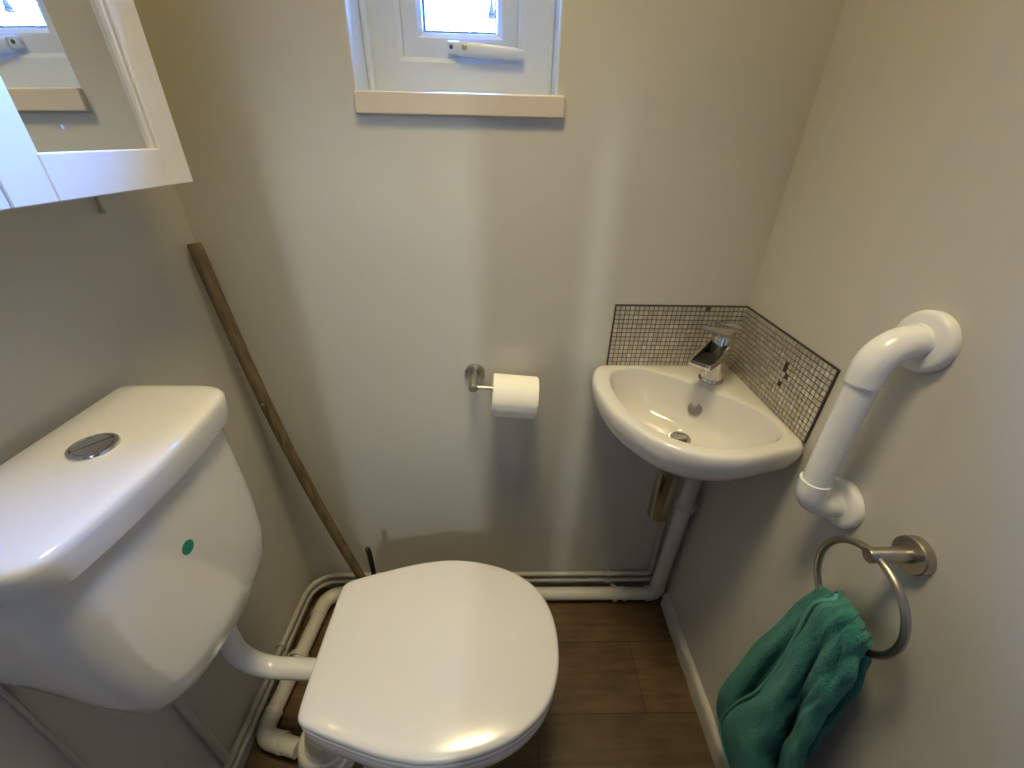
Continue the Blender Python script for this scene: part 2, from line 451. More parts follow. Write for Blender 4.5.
for s in (-1, 1):
    # two half-moon push plates, the smaller one behind an S-shaped split
    pts = []
    for k in range(17):
        a = PI*k/16
        pts.append((.0205*math.cos(a), s*(.0205*math.sin(a)), 0))
    bm = bmesh.new()
    ang = math.radians(50)
    def wp(p, h, q=1.): 
        x, y = p[0]*q, (p[1]+s*.0009)*q
        return (bx+x*math.cos(ang)-y*math.sin(ang), by+x*math.sin(ang)+y*math.cos(ang), bz+h)
    loft([[wp(p, .003) for p in pts], [wp(p, .0048) for p in pts], [wp(p, .0056, .93) for p in pts]], bm=bm)
    tpart('push_plate', bm, M['chrome'], btn, sharp=40)
# teal dot sticker on the tank front
def disc_on(p, nrm, r, t, n=28): return lathe(p, nrm, [(r, 0), (r, t), (r*.9, t*1.2)], n)
STK = (-.9965, -.4935, .836)
tpart('dot_sticker', disc_on(STK, (1, -.03, 0), .0105, .0012), M['sticker'])
tpart('inlet_nut', lathe((-1.140, -.525, .700), (0, 0, -1), [(.012, 0), (.012, .012), (.009, .016), (.009, .035)], 6), M['black'])

# flush pipe from tank down and forward into the pan
fp = fillet([(-1.105, -.415, .66), (-1.105, -.415, .352), (-.86, -.415, .322)], .085, 14)
tag(obj('flush_pipe', tube(fp, .0215, 24), M['plastic'], sharp=60), 'fat white plastic bent pipe running from cistern to toilet pan', 'pipe')

# feed pipe and cable on the left wall
obj_feed = obj('feed_pipe', tube(fillet([(-1.150, -.519, .672), (-1.166, -.503, .60), (-1.168, -.500, .43), (-1.168, -.497, .118)], [.03, .04], 6), .0085, 12), M['wall_pipe'], sharp=60)
tag(obj_feed, 'vertical wall coloured feed pipe coming down from under the cistern', 'pipe')
tag(obj('wall_cable', tube([(XL+.003, -.622, .96), (XL+.003, -.625, .73), (XL+.003, -.634, .51), (XL+.003, -.64, .06)], .0034, 8), M['wall_pipe'], sharp=60),
    'thin pale painted cable running down the left wall beyond the cistern', 'cable')

# ------------------------------------------------------------------ toilet
TY = -.425
HALF = [(-.915, 0), (-.9145, .06), (-.913, .112), (-.906, .132), (-.880, .144), (-.83, .160), (-.75, .1815), (-.67, .191), (-.59, .181), (-.52, .155), (-.468, .112), (-.443, .058), (-.436, 0)]
OUT2 = HALF + [(x, -h) for x, h in HALF[-2:0:-1]]
OUTL = [(v.x, v.y) for v in catmull([(x, h, 0) for x, h in OUT2], 6, True)]
def tl(z, s=1., dx=0., sx=None, sy=None, xa=-.675):
    sx = sx or s; sy = sy or s
    return [(xa+(x-xa)*sx+dx, TY+h*sy, z) for x, h in OUTL]
toi = empty('toilet', (-.70, TY, 0), 'white toilet pan with its seat lid closed', 'toilet')
def opart(name, bm, m, parent=None, **k): return obj(name, shift(bm, toi), m, parent or toi, **k)
pan = opart('pan', loft([tl(0, sx=.60, sy=.52, xa=-.84), tl(.012, sx=.60, sy=.52, xa=-.84), tl(.06, sx=.585, sy=.47, xa=-.84), tl(.15, sx=.62, sy=.50, xa=-.84), tl(.24, sx=.75, sy=.66, xa=-.84),
                   tl(.30, sx=.885, sy=.84, xa=-.86), tl(.345, sx=.955, sy=.935, xa=-.88), tl(.372, sx=.985, sy=.975, xa=-.90), tl(.385, sx=.992, sy=.985, xa=-.90), tl(.410, sx=.994, sy=.988, xa=-.90), tl(.417, sx=.985, sy=.975, xa=-.90)]), M['ceramic'], smooth=True)
pan.data.set_sharp_from_angle(angle=math.radians(60))
opart('inlet_collar', lathe((-.865, TY+.01, .322), (-1, 0, .12), [(.031, -.01), (.031, .03), (.028, .034), (.022, .036)], 24), M['rubber'])
# seat ring
lo = []
for z, s in [(.420, .985), (.421, .995), (.428, 1.0), (.436, .998), (.438, .99)]: lo.append(tl(z, s))
for z, s in [(.438, .72), (.434, .69), (.424, .69), (.420, .72)]: lo.append(tl(z, s, dx=.015))
lo.append(lo[0])
opart('seat', loft(lo, False, False), M['seat'], sharp=40)
LZ = .440
opart('lid', loft([tl(LZ, .982), tl(LZ+.0012, .994), tl(LZ+.004, 1.0), tl(LZ+.011, 1.0), tl(LZ+.0160, .996), tl(LZ+.0190, .988), tl(LZ+.0207, .976), tl(LZ+.0218, .955), tl(LZ+.0230, .91), tl(LZ+.0250, .80), tl(LZ+.0268, .60), tl(LZ+.028, .38), tl(LZ+.0287, .15)]), M['seat'], smooth=True)
for s in (-1, 1):
    bm = bmesh.new(); add_tube(bm, [(-.903, TY+s*.075-.022, .429), (-.903, TY+s*.075+.022, .429)], .010, 16)
    h = opart('hinge', bm, M['plastic'], sharp=40)
    opart('hinge_post', lathe((-.903, TY+s*.075, .405), (0, 0, 1), [(.014, 0), (.014, .012), (.009, .02), (.009, .03)], 16), M['plastic'], h, sharp=40)
# rear spigot joined to the soil pipe
opart('outlet', tube(fillet([(-.84, TY-.02, .19), (-.945, TY-.02, .185), (-.975, TY-.025, .05)], .07, 8), [.052]*10+[.052], 24), M['ceramic'], sharp=60)
soil = obj('soil_pipe', lathe((-.975, TY-.025, .001), (0, 0, 1), [(.066, 0), (.066, .05), (.060, .055), (.060, .085), (.055, .090), (.02, .091)], 28), M['pipe_white'], sharp=40)
tag(soil, 'off white soil pipe collar on the floor behind the toilet pan', 'pipe')

# ------------------------------------------------------------------ waste + water pipes
WR = .0205
wpth = fillet([(-.034, -.066, .755), (-.034, -.049, .032), (-1.118, -.044, .032), (-1.150, -.425, .032), (-1.047, -.452, .038)], [.028, .052, .045], 10)
ws = empty('waste_pipe', (-.034, -.046, 0), 'thick off white waste pipe from basin along skirting to behind the toilet', 'pipe')
def ppart(name, bm, m, **k): return obj(name, shift(bm, ws), m, ws, **k)
ppart('pipe_run', tube(wpth, WR, 20), M['pipe_white'], sharp=60)
def sleeve(a, b, r): 
    return tube([a, b], r, 20)
# fittings: elbow sleeves and lips
for a, b in [((-.060, -.049, .032), (-.068, -.049, .032)), ((-.034, -.050, .072), (-.034, -.0502, .082)), ((-.138, -.0485, .032), (-.146, -.0485, .032)),
             ((-1.070, -.044, .032), (-1.078, -.044, .032)), ((-1.1255, -.108, .032), (-1.1263, -.117, .032)), ((-1.1452, -.368, .032), (-1.146, -.377, .032)), ((-1.095, -.438, .035), (-1.086, -.440, .036))]:
    ppart('pipe_collar', sleeve(a, b, WR+.0035), M['pipe_white'], sharp=40)
ppart('elbow', tube(fillet([(-.034, -.0501, .078), (-.034, -.049, .032), (-.064, -.049, .032)], [.026], 8), WR+.0022, 20), M['pipe_white'], sharp=60)
ppart('elbow', tube(fillet([(-1.074, -.044, .032), (-1.118, -.044, .032), (-1.126, -.112, .032)], [.045], 8), WR+.0022, 20), M['pipe_white'], sharp=60)
ppart('elbow', tube(fillet([(-1.1455, -.372, .032), (-1.150, -.425, .032), (-1.09, -.439, .0355)], [.035], 8), WR+.0022, 20), M['pipe_white'], sharp=60)
ppart('top_nut', lathe((-.034, -.0645, .690), (0, 0, 1), [(.0235, 0), (.0265, .004), (.0265, .022), (.0235, .026)], 20), M['pipe_white'], sharp=40)

PR = .0078
up = fillet([(-.062, -.0135, .74), (-.050, -.0135, .088), (-1.166, -.0135, .088), (-1.1675, -.60, .112), (-1.1675, -.92, .126)], [.022, .075, 0], 10)
lw = fillet([(-.038, -.0135, .74), (-.030, -.0135, .057), (-1.166, -.0135, .057), (-1.1675, -.60, .080), (-1.1675, -.92, .094)], [.02, .07, 0], 10)
tag(obj('water_pipe', tube(up, PR, 14), M['pipe_paint'], sharp=60), 'upper of two thin painted water pipes running low round the walls', 'pipe')
tag(obj('water_pipe', tube(lw, PR, 14), M['pipe_paint'], sharp=60), 'lower of two thin painted water pipes running low round the walls', 'pipe')

def clip(p, ax, wall, r, label, w=.012, m='pipe_white'):
    """open ring round a pipe with a stalk back to the wall plane"""
    p = Vector(p); ax = Vector(ax).normalized(); wl = Vector(wall)
    d = (wl-p); d -= ax*d.dot(ax); L = d.length; d.normalize(); s = ax.cross(d)
    bm = bmesh.new(); n = 22; lo = []
    for k in range(n+1):
        a = 2*PI*(k+1.0)/(n+2.0)
        c = d*math.cos(a)+s*math.sin(a)
        i, o = r+.0003, r+(.0055 if r > .015 else .004)
        lo.append([p+c*i-ax*w/2, p+c*o-ax*w/2, p+c*o+ax*w/2, p+c*i+ax*w/2])
    loft(lo, bm=bm)
    a, b = r+.0015, L-.0008
    q = [[p+d*t+s*u*.006+ax*v*w*.45 for u, v in ((-1, -1), (1, -1), (1, 1), (-1, 1))] for t in (a, b)]
    loft(q, bm=bm)
    q = [[p+d*t+s*u*.010+ax*v*w*.6 for u, v in ((-1, -1), (1, -1), (1, 1), (-1, 1))] for t in (b-.003, b)]
    loft(q, bm=bm)
    return tag(obj('pipe_clip', bm, M[m], sharp=35), label, 'pipe clip', 'plastic pipe clips')
clip((-.173, -.0484, .032), (1, 0, 0), (-.173, 0, .032), WR, 'white clip holding the thick waste pipe near the back corner')
clip((-.034, -.0588, .452), (0, -.0235, 1), (0, -.0588, .452), WR, 'white clip fixing the upright waste pipe to right wall under the basin')
clip((-1.1358, -.235, .032), (-.075, -1, 0), (XL, -.235, .032), WR, 'white clip on the waste pipe along the left wall beside the toilet')
clip((-.190, -.0135, .088), (1, 0, 0), (-.190, 0, .088), PR, 'small painted clip on the upper thin pipe below the basin', .010, 'pipe_paint')
clip((-.194, -.0135, .057), (1, 0, 0), (-.194, 0, .057), PR, 'small painted clip on the lower thin pipe below the basin', .010, 'pipe_paint')
clip((-1.1664, -.240, .097), (0, -1, .04), (XL, -.240, .097), PR, 'small painted clip on the thin upper pipe along the left wall', .010, 'pipe_paint')

# ------------------------------------------------------------------ basin
BZ = .875
bas = empty('corner_basin', (0, 0, .72), 'small white ceramic corner basin with overflow and chrome waste', 'basin')
def bpart(name, bm, m, parent=None, **k): return obj(name, shift(bm, bas), m, parent or bas, **k)
BC = Vector((-.160, -.160))
G = -.003
outer = [(G, G), (-.10, G), (-.20, G), (-.295, G), (-.317, -.005), (-.334, -.020), (-.346, -.055), (-.350, -.10), (-.345, -.16), (-.328, -.22), (-.298, -.272), (-.262, -.312), (-.218, -.338), (-.165, -.349), (-.11, -.345), (-.06, -.331), (-.018, -.319), (-.004, -.304), (G, -.285), (G, -.20), (G, -.10)]
inner = [(-.225, -.024), (-.262, -.026), (-.290, -.036), (-.306, -.062), (-.313, -.105), (-.309, -.16), (-.296, -.212), (-.272, -.257), (-.240, -.290), (-.203, -.311), (-.160, -.318), (-.112, -.314), (-.068, -.303), (-.038, -.286), (-.026, -.258), (-.026, -.220), (-.052, -.176), (-.100, -.124), (-.165, -.063)]
def smooth_poly(P, sub, lock=()):
    return [(v.x, v.y) for v in catmull([(a, b, 0) for a, b in P], sub, True)]
def ray_r(poly, ang):
    d = Vector((math.cos(ang), math.sin(ang))); best = None
    for i in range(len(poly)):
        a = Vector(poly[i])-BC; b = Vector(poly[(i+1) % len(poly)])-BC; e = b-a
        den = d.x*e.y-d.y*e.x
        if abs(den) < 1e-12: continue
        t = (a.x*e.y-a.y*e.x)/den; s = (a.x*d.y-a.y*d.x)/den
        if t > 0 and -1e-6 <= s <= 1+1e-6 and (best is None or t > best): best = t
    return best
osm = []
for i, q in enumerate(outer):
    osm.append(q)
on = [outer[0]] + smooth_poly(outer[3:18], 6)[:-5] + outer[17:]
# keep the straight wall sides straight, smooth only the bow
arc = [(v.x, v.y) for v in catmull([(a, b, 0) for a, b in outer[2:19]], 6)]
on = [outer[0], outer[1]] + arc + [outer[19], outer[20]]
inn = smooth_poly(inner, 6)
NB = 160
# the first angle points exactly at the room corner
A0 = math.atan2(G-BC.y, G-BC.x)
angs = [A0 + 2*PI*k/NB for k in range(NB)]
ro = [ray_r(on, a) for a in angs]; ri = [ray_r(inn, a) for a in angs]
def bl(f, z): return [(BC.x+math.cos(a)*f(k), BC.y+math.sin(a)*f(k), z(k) if callable(z) else z) for k, a in enumerate(angs)]
def mix(k, t): return ri[k]+(ro[k]-ri[k])*t
loops = [bl(lambda k: ro[k]*.16, .752), bl(lambda k: ro[k]*.40, .755), bl(lambda k: ro[k]*.62, .766), bl(lambda k: ro[k]*.80, .787), bl(lambda k: ro[k]*.91, .808), bl(lambda k: ro[k]*.965, .826), bl(lambda k: ro[k]*.99, .842),
         bl(lambda k: ro[k], .852), bl(lambda k: ro[k]*.998, .862), bl(lambda k: ro[k]*.99, .869), bl(lambda k: max(ro[k]*.975, ri[k]*1.01), .8735), bl(lambda k: max(ro[k]*.955, ri[k]*1.012), .8748),
         bl(lambda k: mix(k, .35) if ro[k]-ri[k] > .05 else ri[k]*1.022, .8745), bl(lambda k: ri[k]*1.012, .8740),
         bl(lambda k: ri[k], .8715), bl(lambda k: ri[k]*.985, .866), bl(lambda k: ri[k]*.955, .852), bl(lambda k: ri[k]*.89, .828), bl(lambda k: ri[k]*.79, .803), bl(lambda k: ri[k]*.64, .784), bl(lambda k: ri[k]*.46, .776), bl(lambda k: .023 + (ri[k]*.3-.023)*.3, .772), bl(lambda k: .0225, .771)]
b = bpart('bowl', loft(loops, True, False), M['ceramic'], sharp=75)
# chrome pop-up waste: flange, dark throat, plug standing a little proud on a tilt
wz = .7715
wst = bpart('drain', lathe((BC.x, BC.y, wz), (0, 0, 1), [(.0255, 0), (.0255, .0015), (.0235, .003), (.0195, .0022), (.019, -.010), (.001, -.010)], 36), M['chrome'], sharp=40)
bpart('drain_throat', lathe((BC.x, BC.y, wz-.0095), (0, 0, 1), [(.0188, 0), (.0188, .0005)], 30), M['dark'], wst)
bpart('plug', lathe((BC.x+.001, BC.y+.0015, wz-.002), (.0, .42, 1), [(.003, -.006), (.0165, .002), (.0172, .004), (.0165, .0055), (.010, .0064), (.001, .0067)], 32), M['steel'], wst, sharp=40)
# overflow cap on the sloping back of the bowl
od = Vector((-.62, -.62, .48)).normalized(); oc = Vector((-.1195, -.1175, .822))
bpart('overflow_cap', lathe(oc, od, [(.0155, -.010), (.0155, .0015), (.015, .0035), (.010, .0048), (.001, .0054)], 32), M['steel'], sharp=50)
# bottle trap
tr = empty('bottle_trap', (BC.x, BC.y, .53), 'chrome bottle trap under the corner basin', 'trap')
def trp(name, bm, m, **k): return obj(name, shift(bm, tr), m, tr, **k)
trp('bottle', lathe((BC.x, BC.y, .528), (0, 0, 1), [(.010, 0), (.0235, .001), (.026, .004), (.026, .138), (.0265, .140), (.0265, .150), (.022, .153), (.012, .154)], 32), M['old_chrome'], sharp=40)
trp('tail_pipe', lathe((BC.x, BC.y, .681), (0, 0, 1), [(.015, 0), (.015, .030), (.0195, .032), (.0195, .058), (.015, .060)], 28), M['chrome'], sharp=40)
op = fillet([(BC.x+.02, BC.y+.016, .655), (-.050, -.072, .660)], 0)
trp('outlet_arm', tube(op, .0145, 20), M['chrome'], sharp=60)

# ------------------------------------------------------------------ tap
TX, TYY = -.079, -.074
tap = empty('basin_tap', (TX, TYY, BZ), 'chrome waterfall mixer tap at the back corner of the basin', 'tap')
def kpart(name, bm, m, parent=None, **k): return obj(name, shift(bm, tap), m, parent or tap, **k)
fd = Vector((-.70, -.714, 0)).normalized(); sd = Vector((-fd.y, fd.x, 0))     # forward, sideways
B0 = Vector((TX, TYY, BZ))
kpart('base_ring', lathe(B0, (0, 0, 1), [(.0275, -.001), (.0275, .003), (.0255, .006), (.0245, .007)], 36), M['chrome'], sharp=40)
def T(f, s, z): return B0 + fd*f + sd*s + Vector((0, 0, z))
lp = []
for z, off, r in [(.006, 0, .0235), (.03, -.001, .0232), (.06, -.003, .0228), (.085, -.005, .0225), (.104, -.006, .0225), (.106, -.006, .021)]:
    lp.append([T(off+r*math.cos(2*PI*k/32), r*math.sin(2*PI*k/32), z) for k in range(32)])
kpart('body', loft(lp), M['chrome'], sharp=40)
# open spout trough: floor + two side walls + front lip, rising gently forward
bm = bmesh.new()
def slab(f0, f1, s0, s1, za0, za1, h0, h1):
    q = [[T(f, s, z) for (s, z) in ((s0, zb), (s1, zb), (s1, zb+hh), (s0, zb+hh))] for f, zb, hh in ((f0, za0, h0), (f1, za1, h1))]
    loft(q, bm=bm)
HW = .0225
slab(-.020, .112, -HW, HW, .058, .072, .0045, .0045)
slab(-.020, .112, -HW, -HW+.0035, .062, .0755, .034, .006)
slab(-.020, .112, HW-.0035, HW, .062, .0755, .034, .006)
kpart('spout', bm, M['chrome'])
kpart('spout_channel', loft([[T(f, s, z) for s in (-HW+.0036, HW-.0036) for _ in (0,)] + [T(f, s, z+.0006) for s in (HW-.0036, -HW+.0036)] for f, z in ((.018, .0672), (.088, .0746))]), M['dark'])
# lever: flat square plate tipped up toward the back
lv = []
for f, hw, z, t in [(-.032, .025, .119, .008), (-.012, .0275, .119, .0075), (.030, .0285, .123, .006), (.048, .028, .125, .0045)]:
    lv.append([T(f, -hw-.005, z), T(f, hw-.005, z), T(f, hw-.005, z+t), T(f, -hw-.005, z+t)])
kpart('lever', loft(lv), M['chrome'])
kpart('lever_neck', lathe(B0+fd*(-.006)+Vector((0, 0, .105)), (0, 0, 1), [(.0195, 0), (.0195, .013)], 28), M['chrome'], sharp=40)

# ------------------------------------------------------------------ mosaic splashbacks
PIT = .30/28
def mosaic(name, horiz, z0, cols, rows, missing, label, seed):
    rnd = random.Random(seed); bm = bmesh.new(); t = .0045; g = .00105
    W, H = cols*PIT, rows*PIT
    def put(a0, a1, zz0, zz1, d0, d1, mi, bev=0.):
        if horiz: lo, hi = (-a1, -d1, zz0), (-a0, -d0, zz1)
        else: lo, hi = (-d1, -a1, zz0), (-d0, -a0, zz1)
        add_box(bm, lo, hi, bev, 1, mi)
    put(.0005, W+.0022, z0, z0+H+.0022, .0006, t-.0012, 0)
    for c in range(cols):
        for r in range(rows):
            if (c, r) in missing: continue
            x = rnd.random(); mi = 1 + (0 if x < .3 else 1 if x < .55 else 2 if x < .73 else 3 if x < .85 else 4 if x < .93 else 5)
            a = c*PIT+(.0028 if c == 0 else g); 
            put(a, (c+1)*PIT-g, z0+r*PIT+g, z0+(r+1)*PIT-g, t-.002, t+rnd.random()*.0004, mi)
    return tag(obj(name, bm, [M['grout']]+M['tiles']), label, 'tiles', 'mosaic splashback panels')
ZT = 1.0215; NR = 14; Z0 = ZT-NR*PIT
def rc(y, z): return (int(-y/PIT), int((z-Z0)/PIT))
miss = {(17, 9), (17, 8), (18, 7), (17, 5)}
mosaic('mosaic_splashback', True, Z0, 28, NR, {(8, 13)}, 'silver mosaic tile splashback on the back wall behind the tap', 3)
mosaic('mosaic_splashback', False, Z0, 28, NR, miss, 'silver mosaic tile splashback with missing tiles on the right wall', 5)

# ------------------------------------------------------------------ toilet roll + holder
hz = .842; hx = -.617; hy = -.068
th = empty('toilet_roll_holder', (hx, 0, hz), 'brushed steel toilet roll holder on the back wall', 'holder')
def hpart(name, bm, m, **k): return obj(name, shift(bm, th), m, th, **k)
hpart('wall_flange', lathe((hx-.003, -.0008, hz+.004), (0, -1, 0), [(.0245, 0), (.0245, .006), (.023, .009), (.012, .010), (.001, .010)], 32), M['steel'], sharp=40)
hpart('post', lathe((hx-.003, -.009, hz+.004), (.0, -1, 0), [(.0105, 0), (.0105, .066), (.0085, .069), (.001, .069)], 24), M['steel'], sharp=40)
rd = Vector((1, 0, -.085)).normalized(); r0 = Vector((hx+.004, hy, hz+.004))
hpart('arm', tube([r0, r0+rd*.137], .0045, 14), M['steel'], sharp=60)
rr = empty('toilet_roll', (-.531, hy, hz-.014), 'white toilet roll hanging on the steel holder', 'toilet roll')
rc0 = r0+rd*.0355+Vector((0, -.004, -.0145))
def rpart(name, bm, m, **k): return obj(name, shift(bm, rr), m, rr, **k)
lo = []
d_, u_, v_ = frame_of(rd); nn = 64
for r, h in [(.0225, .001), (.046, 0), (.0485, .0015), (.049, .004), (.049, .100), (.0485, .1025), (.046, .104), (.0225, .103)]:
    lo.append([rc0 + d_*h + (u_*math.cos(2*PI*k/nn)+v_*math.sin(2*PI*k/nn))*(r + (.0010*k/nn if r > .03 else 0)) for k in range(nn)])
lo.append(lo[0])
rpart('paper', loft(lo, False, False), M['paper'], sharp=40)
lo = [[rc0 + d_*h + (u_*math.cos(2*PI*k/32)+v_*math.sin(2*PI*k/32))*r for k in range(32)] for r, h in [(.0224, .001), (.0224, .103), (.0212, .103), (.0212, .001), (.0224, .001)]]
rpart('cardboard_core', loft(lo, False, False), M['card'], sharp=40)

# ------------------------------------------------------------------ grab bar
gb = empty('grab_bar', (0, -.42, .98), 'white plastic grab bar fixed upright on the right wall', 'grab bar')
def gpart(name, bm, m, **k): return obj(name, shift(bm, gb), m, gb, **k)
GX, GR = -.062, .0195
zt, zb = 1.123, .842; yt, yb = -.406, -.417
for zz, yy in ((zt, yt), (zb, yb)):
    gpart('wall_flange', lathe((-.0008, yy, zz), (-1, 0, 0), [(.041, 0), (.041, .008), (.039, .012), (.034, .0135), (.0235, .0145), (.022, .018), (.001, .018)], 40), M['plastic'], sharp=50)
top = fillet([(-.010, yt, zt), (GX, yt, zt), (GX, yt-.0032, zt-.061)], .044, 12)
gpart('elbow', tube(top, GR+.0028, 28), M['plastic'], sharp=60)
bot = fillet([(-.010, yb, zb), (GX, yb, zb), (GX, yb+.0024, zb+.046)], .030, 12)
gpart('elbow', tube(bot, GR+.0028, 28), M['plastic'], sharp=60)
gpart('bar', tube([(GX, yt-.0027, zt-.05), (GX, yb+.0016, zb+.03)], GR, 28), M['plastic'], sharp=60)

# ------------------------------------------------------------------ towel ring
rz, ry = .869, -.540
tr2 = empty('towel_ring', (0, ry, rz), 'brushed steel towel ring on the right wall', 'towel ring')
def qpart(name, bm, m, **k): return obj(name, shift(bm, tr2), m, tr2, **k)
qpart('wall_flange', lathe((-.0008, ry, rz+.004), (-1, 0, 0), [(.0255, 0), (.0255, .011), (.024, .0125), (.001, .0125)], 36), M['steel'], sharp=40)
qpart('post', lathe((-.012, ry, rz+.004), (-1, 0.05, -.06), [(.0104, 0), (.0104, .0525), (.0096, .054), (.001, .054)], 28), M['steel'], sharp=40)
RCY, RCZ, RR = -.547, .7985, .0725
ring = [(-.056, RCY+RR*math.cos(2*PI*k/64), RCZ+RR*math.sin(2*PI*k/64)) for k in range(64)]
qpart('ring', tube(ring, .0052, 14, closed=True), M['steel'], smooth=True)

# ------------------------------------------------------------------ towel
TOWEL_FRONT = [[(-0.022, -0.498, 0.69), (-0.02, -0.515, 0.69), (-0.02, -0.528, 0.691), (-0.02, -0.543, 0.691), (-0.02, -0.557, 0.689), (-0.02, -0.57, 0.686), (-0.025, -0.584, 0.693)], [(-0.052, -0.52, 0.765), (-0.052, -0.532, 0.766), (-0.052, -0.546, 0.767), (-0.052, -0.559, 0.766), (-0.052, -0.572, 0.763), (-0.052, -0.583, 0.76), (-0.052, -0.593, 0.756)], [(-0.08, -0.55, 0.788), (-0.092, -0.568, 0.807), (-0.096, -0.581, 0.813), (-0.096, -0.591, 0.81), (-0.092, -0.599, 0.803), (-0.084, -0.603, 0.79), (-0.07, -0.603, 0.767)], [(-0.088, -0.536, 0.752), (-0.1, -0.561, 0.777), (-0.11, -0.584, 0.796), (-0.106, -0.596, 0.793), (-0.11, -0.61, 0.796), (-0.096, -0.611, 0.778), (-0.07, -0.602, 0.747)], [(-0.084, -0.536, 0.673), (-0.104, -0.57, 0.713), (-0.092, -0.578, 0.708), (-0.112, -0.606, 0.744), (-0.1, -0.611, 0.737), (-0.108, -0.627, 0.758), (-0.064, -0.61, 0.708)], [(-0.078, -0.535, 0.585), (-0.106, -0.576, 0.643), (-0.08, -0.575, 0.614), (-0.098, -0.601, 0.657), (-0.112, -0.623, 0.696), (-0.098, -0.625, 0.693), (-0.058, -0.608, 0.658)], [(-0.072, -0.524, 0.463), (-0.11, -0.581, 0.557), (-0.09, -0.587, 0.551), (-0.052, -0.576, 0.516), (-0.098, -0.615, 0.623), (-0.104, -0.628, 0.653), (-0.056, -0.606, 0.609)], [(-0.064, -0.496, 0.343), (-0.1, -0.57, 0.456), (-0.096, -0.598, 0.488), (-0.044, -0.581, 0.428), (-0.088, -0.614, 0.549), (-0.1, -0.632, 0.596), (-0.052, -0.61, 0.554)], [(-0.052, -0.482, 0.203), (-0.094, -0.57, 0.354), (-0.088, -0.603, 0.403), (-0.04, -0.592, 0.356), (-0.08, -0.617, 0.478), (-0.092, -0.635, 0.526), (-0.05, -0.613, 0.494)], [(-0.046, -0.546, 0.156), (-0.084, -0.611, 0.297), (-0.074, -0.631, 0.32), (-0.04, -0.62, 0.293), (-0.07, -0.636, 0.395), (-0.08, -0.648, 0.44), (-0.046, -0.628, 0.419)], [(-0.04, -0.608, 0.149), (-0.07, -0.649, 0.251), (-0.06, -0.659, 0.261), (-0.04, -0.651, 0.254), (-0.058, -0.658, 0.324), (-0.066, -0.664, 0.367), (-0.04, -0.649, 0.348)]]
TOWEL_SIDE = [[(-0.05, -0.492, 0.737), (-0.058, -0.514, 0.76), (-0.06, -0.536, 0.772), (-0.058, -0.557, 0.772), (-0.056, -0.577, 0.767)], [(-0.034, -0.472, 0.673), (-0.062, -0.51, 0.721), (-0.068, -0.537, 0.739), (-0.062, -0.56, 0.737), (-0.055, -0.574, 0.731)], [(-0.028, -0.45, 0.551), (-0.058, -0.496, 0.617), (-0.06, -0.524, 0.638), (-0.06, -0.556, 0.656), (-0.05, -0.574, 0.655)], [(-0.024, -0.423, 0.394), (-0.058, -0.484, 0.486), (-0.04, -0.494, 0.485), (-0.055, -0.556, 0.544), (-0.045, -0.577, 0.559)], [(-0.022, -0.408, 0.234), (-0.056, -0.476, 0.35), (-0.034, -0.484, 0.361), (-0.045, -0.551, 0.45), (-0.04, -0.574, 0.473)], [(-0.02, -0.417, 0.15), (-0.046, -0.473, 0.253), (-0.03, -0.493, 0.264), (-0.035, -0.558, 0.342), (-0.035, -0.586, 0.39)], [(-0.02, -0.456, 0.131), (-0.034, -0.502, 0.202), (-0.028, -0.534, 0.233), (-0.03, -0.587, 0.291), (-0.03, -0.606, 0.326)]]
TOWEL_BACK = [[(-0.04, -0.57, 0.724), (-0.045, -0.584, 0.738), (-0.04, -0.589, 0.734)], [(-0.036, -0.577, 0.683), (-0.046, -0.595, 0.709), (-0.03, -0.591, 0.703)], [(-0.03, -0.583, 0.623), (-0.044, -0.606, 0.655), (-0.026, -0.6, 0.652)], [(-0.028, -0.583, 0.547), (-0.042, -0.609, 0.586), (-0.024, -0.601, 0.587)], [(-0.026, -0.585, 0.47), (-0.038, -0.608, 0.507), (-0.022, -0.6, 0.521)], [(-0.024, -0.595, 0.395), (-0.034, -0.613, 0.43), (-0.022, -0.605, 0.448)]]
def sheet(G, nu, nv, thick, wob, seed):
    rows = [catmull(r, nu) for r in G]
    cols = list(zip(*rows)); cols = [catmull(list(c), nv) for c in cols]
    grid = list(zip(*cols))
    return grid
def sheet_mesh(grid, thick, bm):
    nr, nc = len(grid), len(grid[0])
    def nrm(i, j):
        a = grid[min(i+1, nr-1)][j]-grid[max(i-1, 0)][j]; b = grid[i][min(j+1, nc-1)]-grid[i][max(j-1, 0)]
        n = b.cross(a); return n.normalized() if n.length > 1e-9 else Vector((-1, 0, 0))
    top = [[None]*nc for _ in range(nr)]; bot = [[None]*nc for _ in range(nr)]
    for i in range(nr):
        for j in range(nc):
            n = nrm(i, j); p = grid[i][j]
            e = min(1, min(j, nc-1-j)/2.0, min(i, nr-1-i)/2.0)
            h = thick*(.35+.65*math.sqrt(e))
            w = .0016*math.sin(j*.9+i*.35)+.0012*math.sin(i*.7-j*.4)
            top[i][j] = bm.verts.new(p+n*(h/2+w)); bot[i][j] = bm.verts.new(p-n*(h/2-w))
    for i in range(nr-1):
        for j in range(nc-1):
            bm.faces.new((top[i][j], top[i][j+1], top[i+1][j+1], top[i+1][j]))
            bm.faces.new((bot[i][j], bot[i+1][j], bot[i+1][j+1], bot[i][j+1]))
    for i in range(nr-1):
        bm.faces.new((top[i][0], top[i+1][0], bot[i+1][0], bot[i][0])); bm.faces.new((top[i][-1], bot[i][-1], bot[i+1][-1], top[i+1][-1]))
    for j in range(nc-1):
        bm.faces.new((top[0][j], bot[0][j], bot[0][j+1], top[0][j+1])); bm.faces.new((top[-1][j], top[-1][j+1], bot[-1][j+1], bot[-1][j]))
tw = empty('hand_towel', (-.06, -.55, .72), 'crumpled teal hand towel hanging through the towel ring', 'towel')
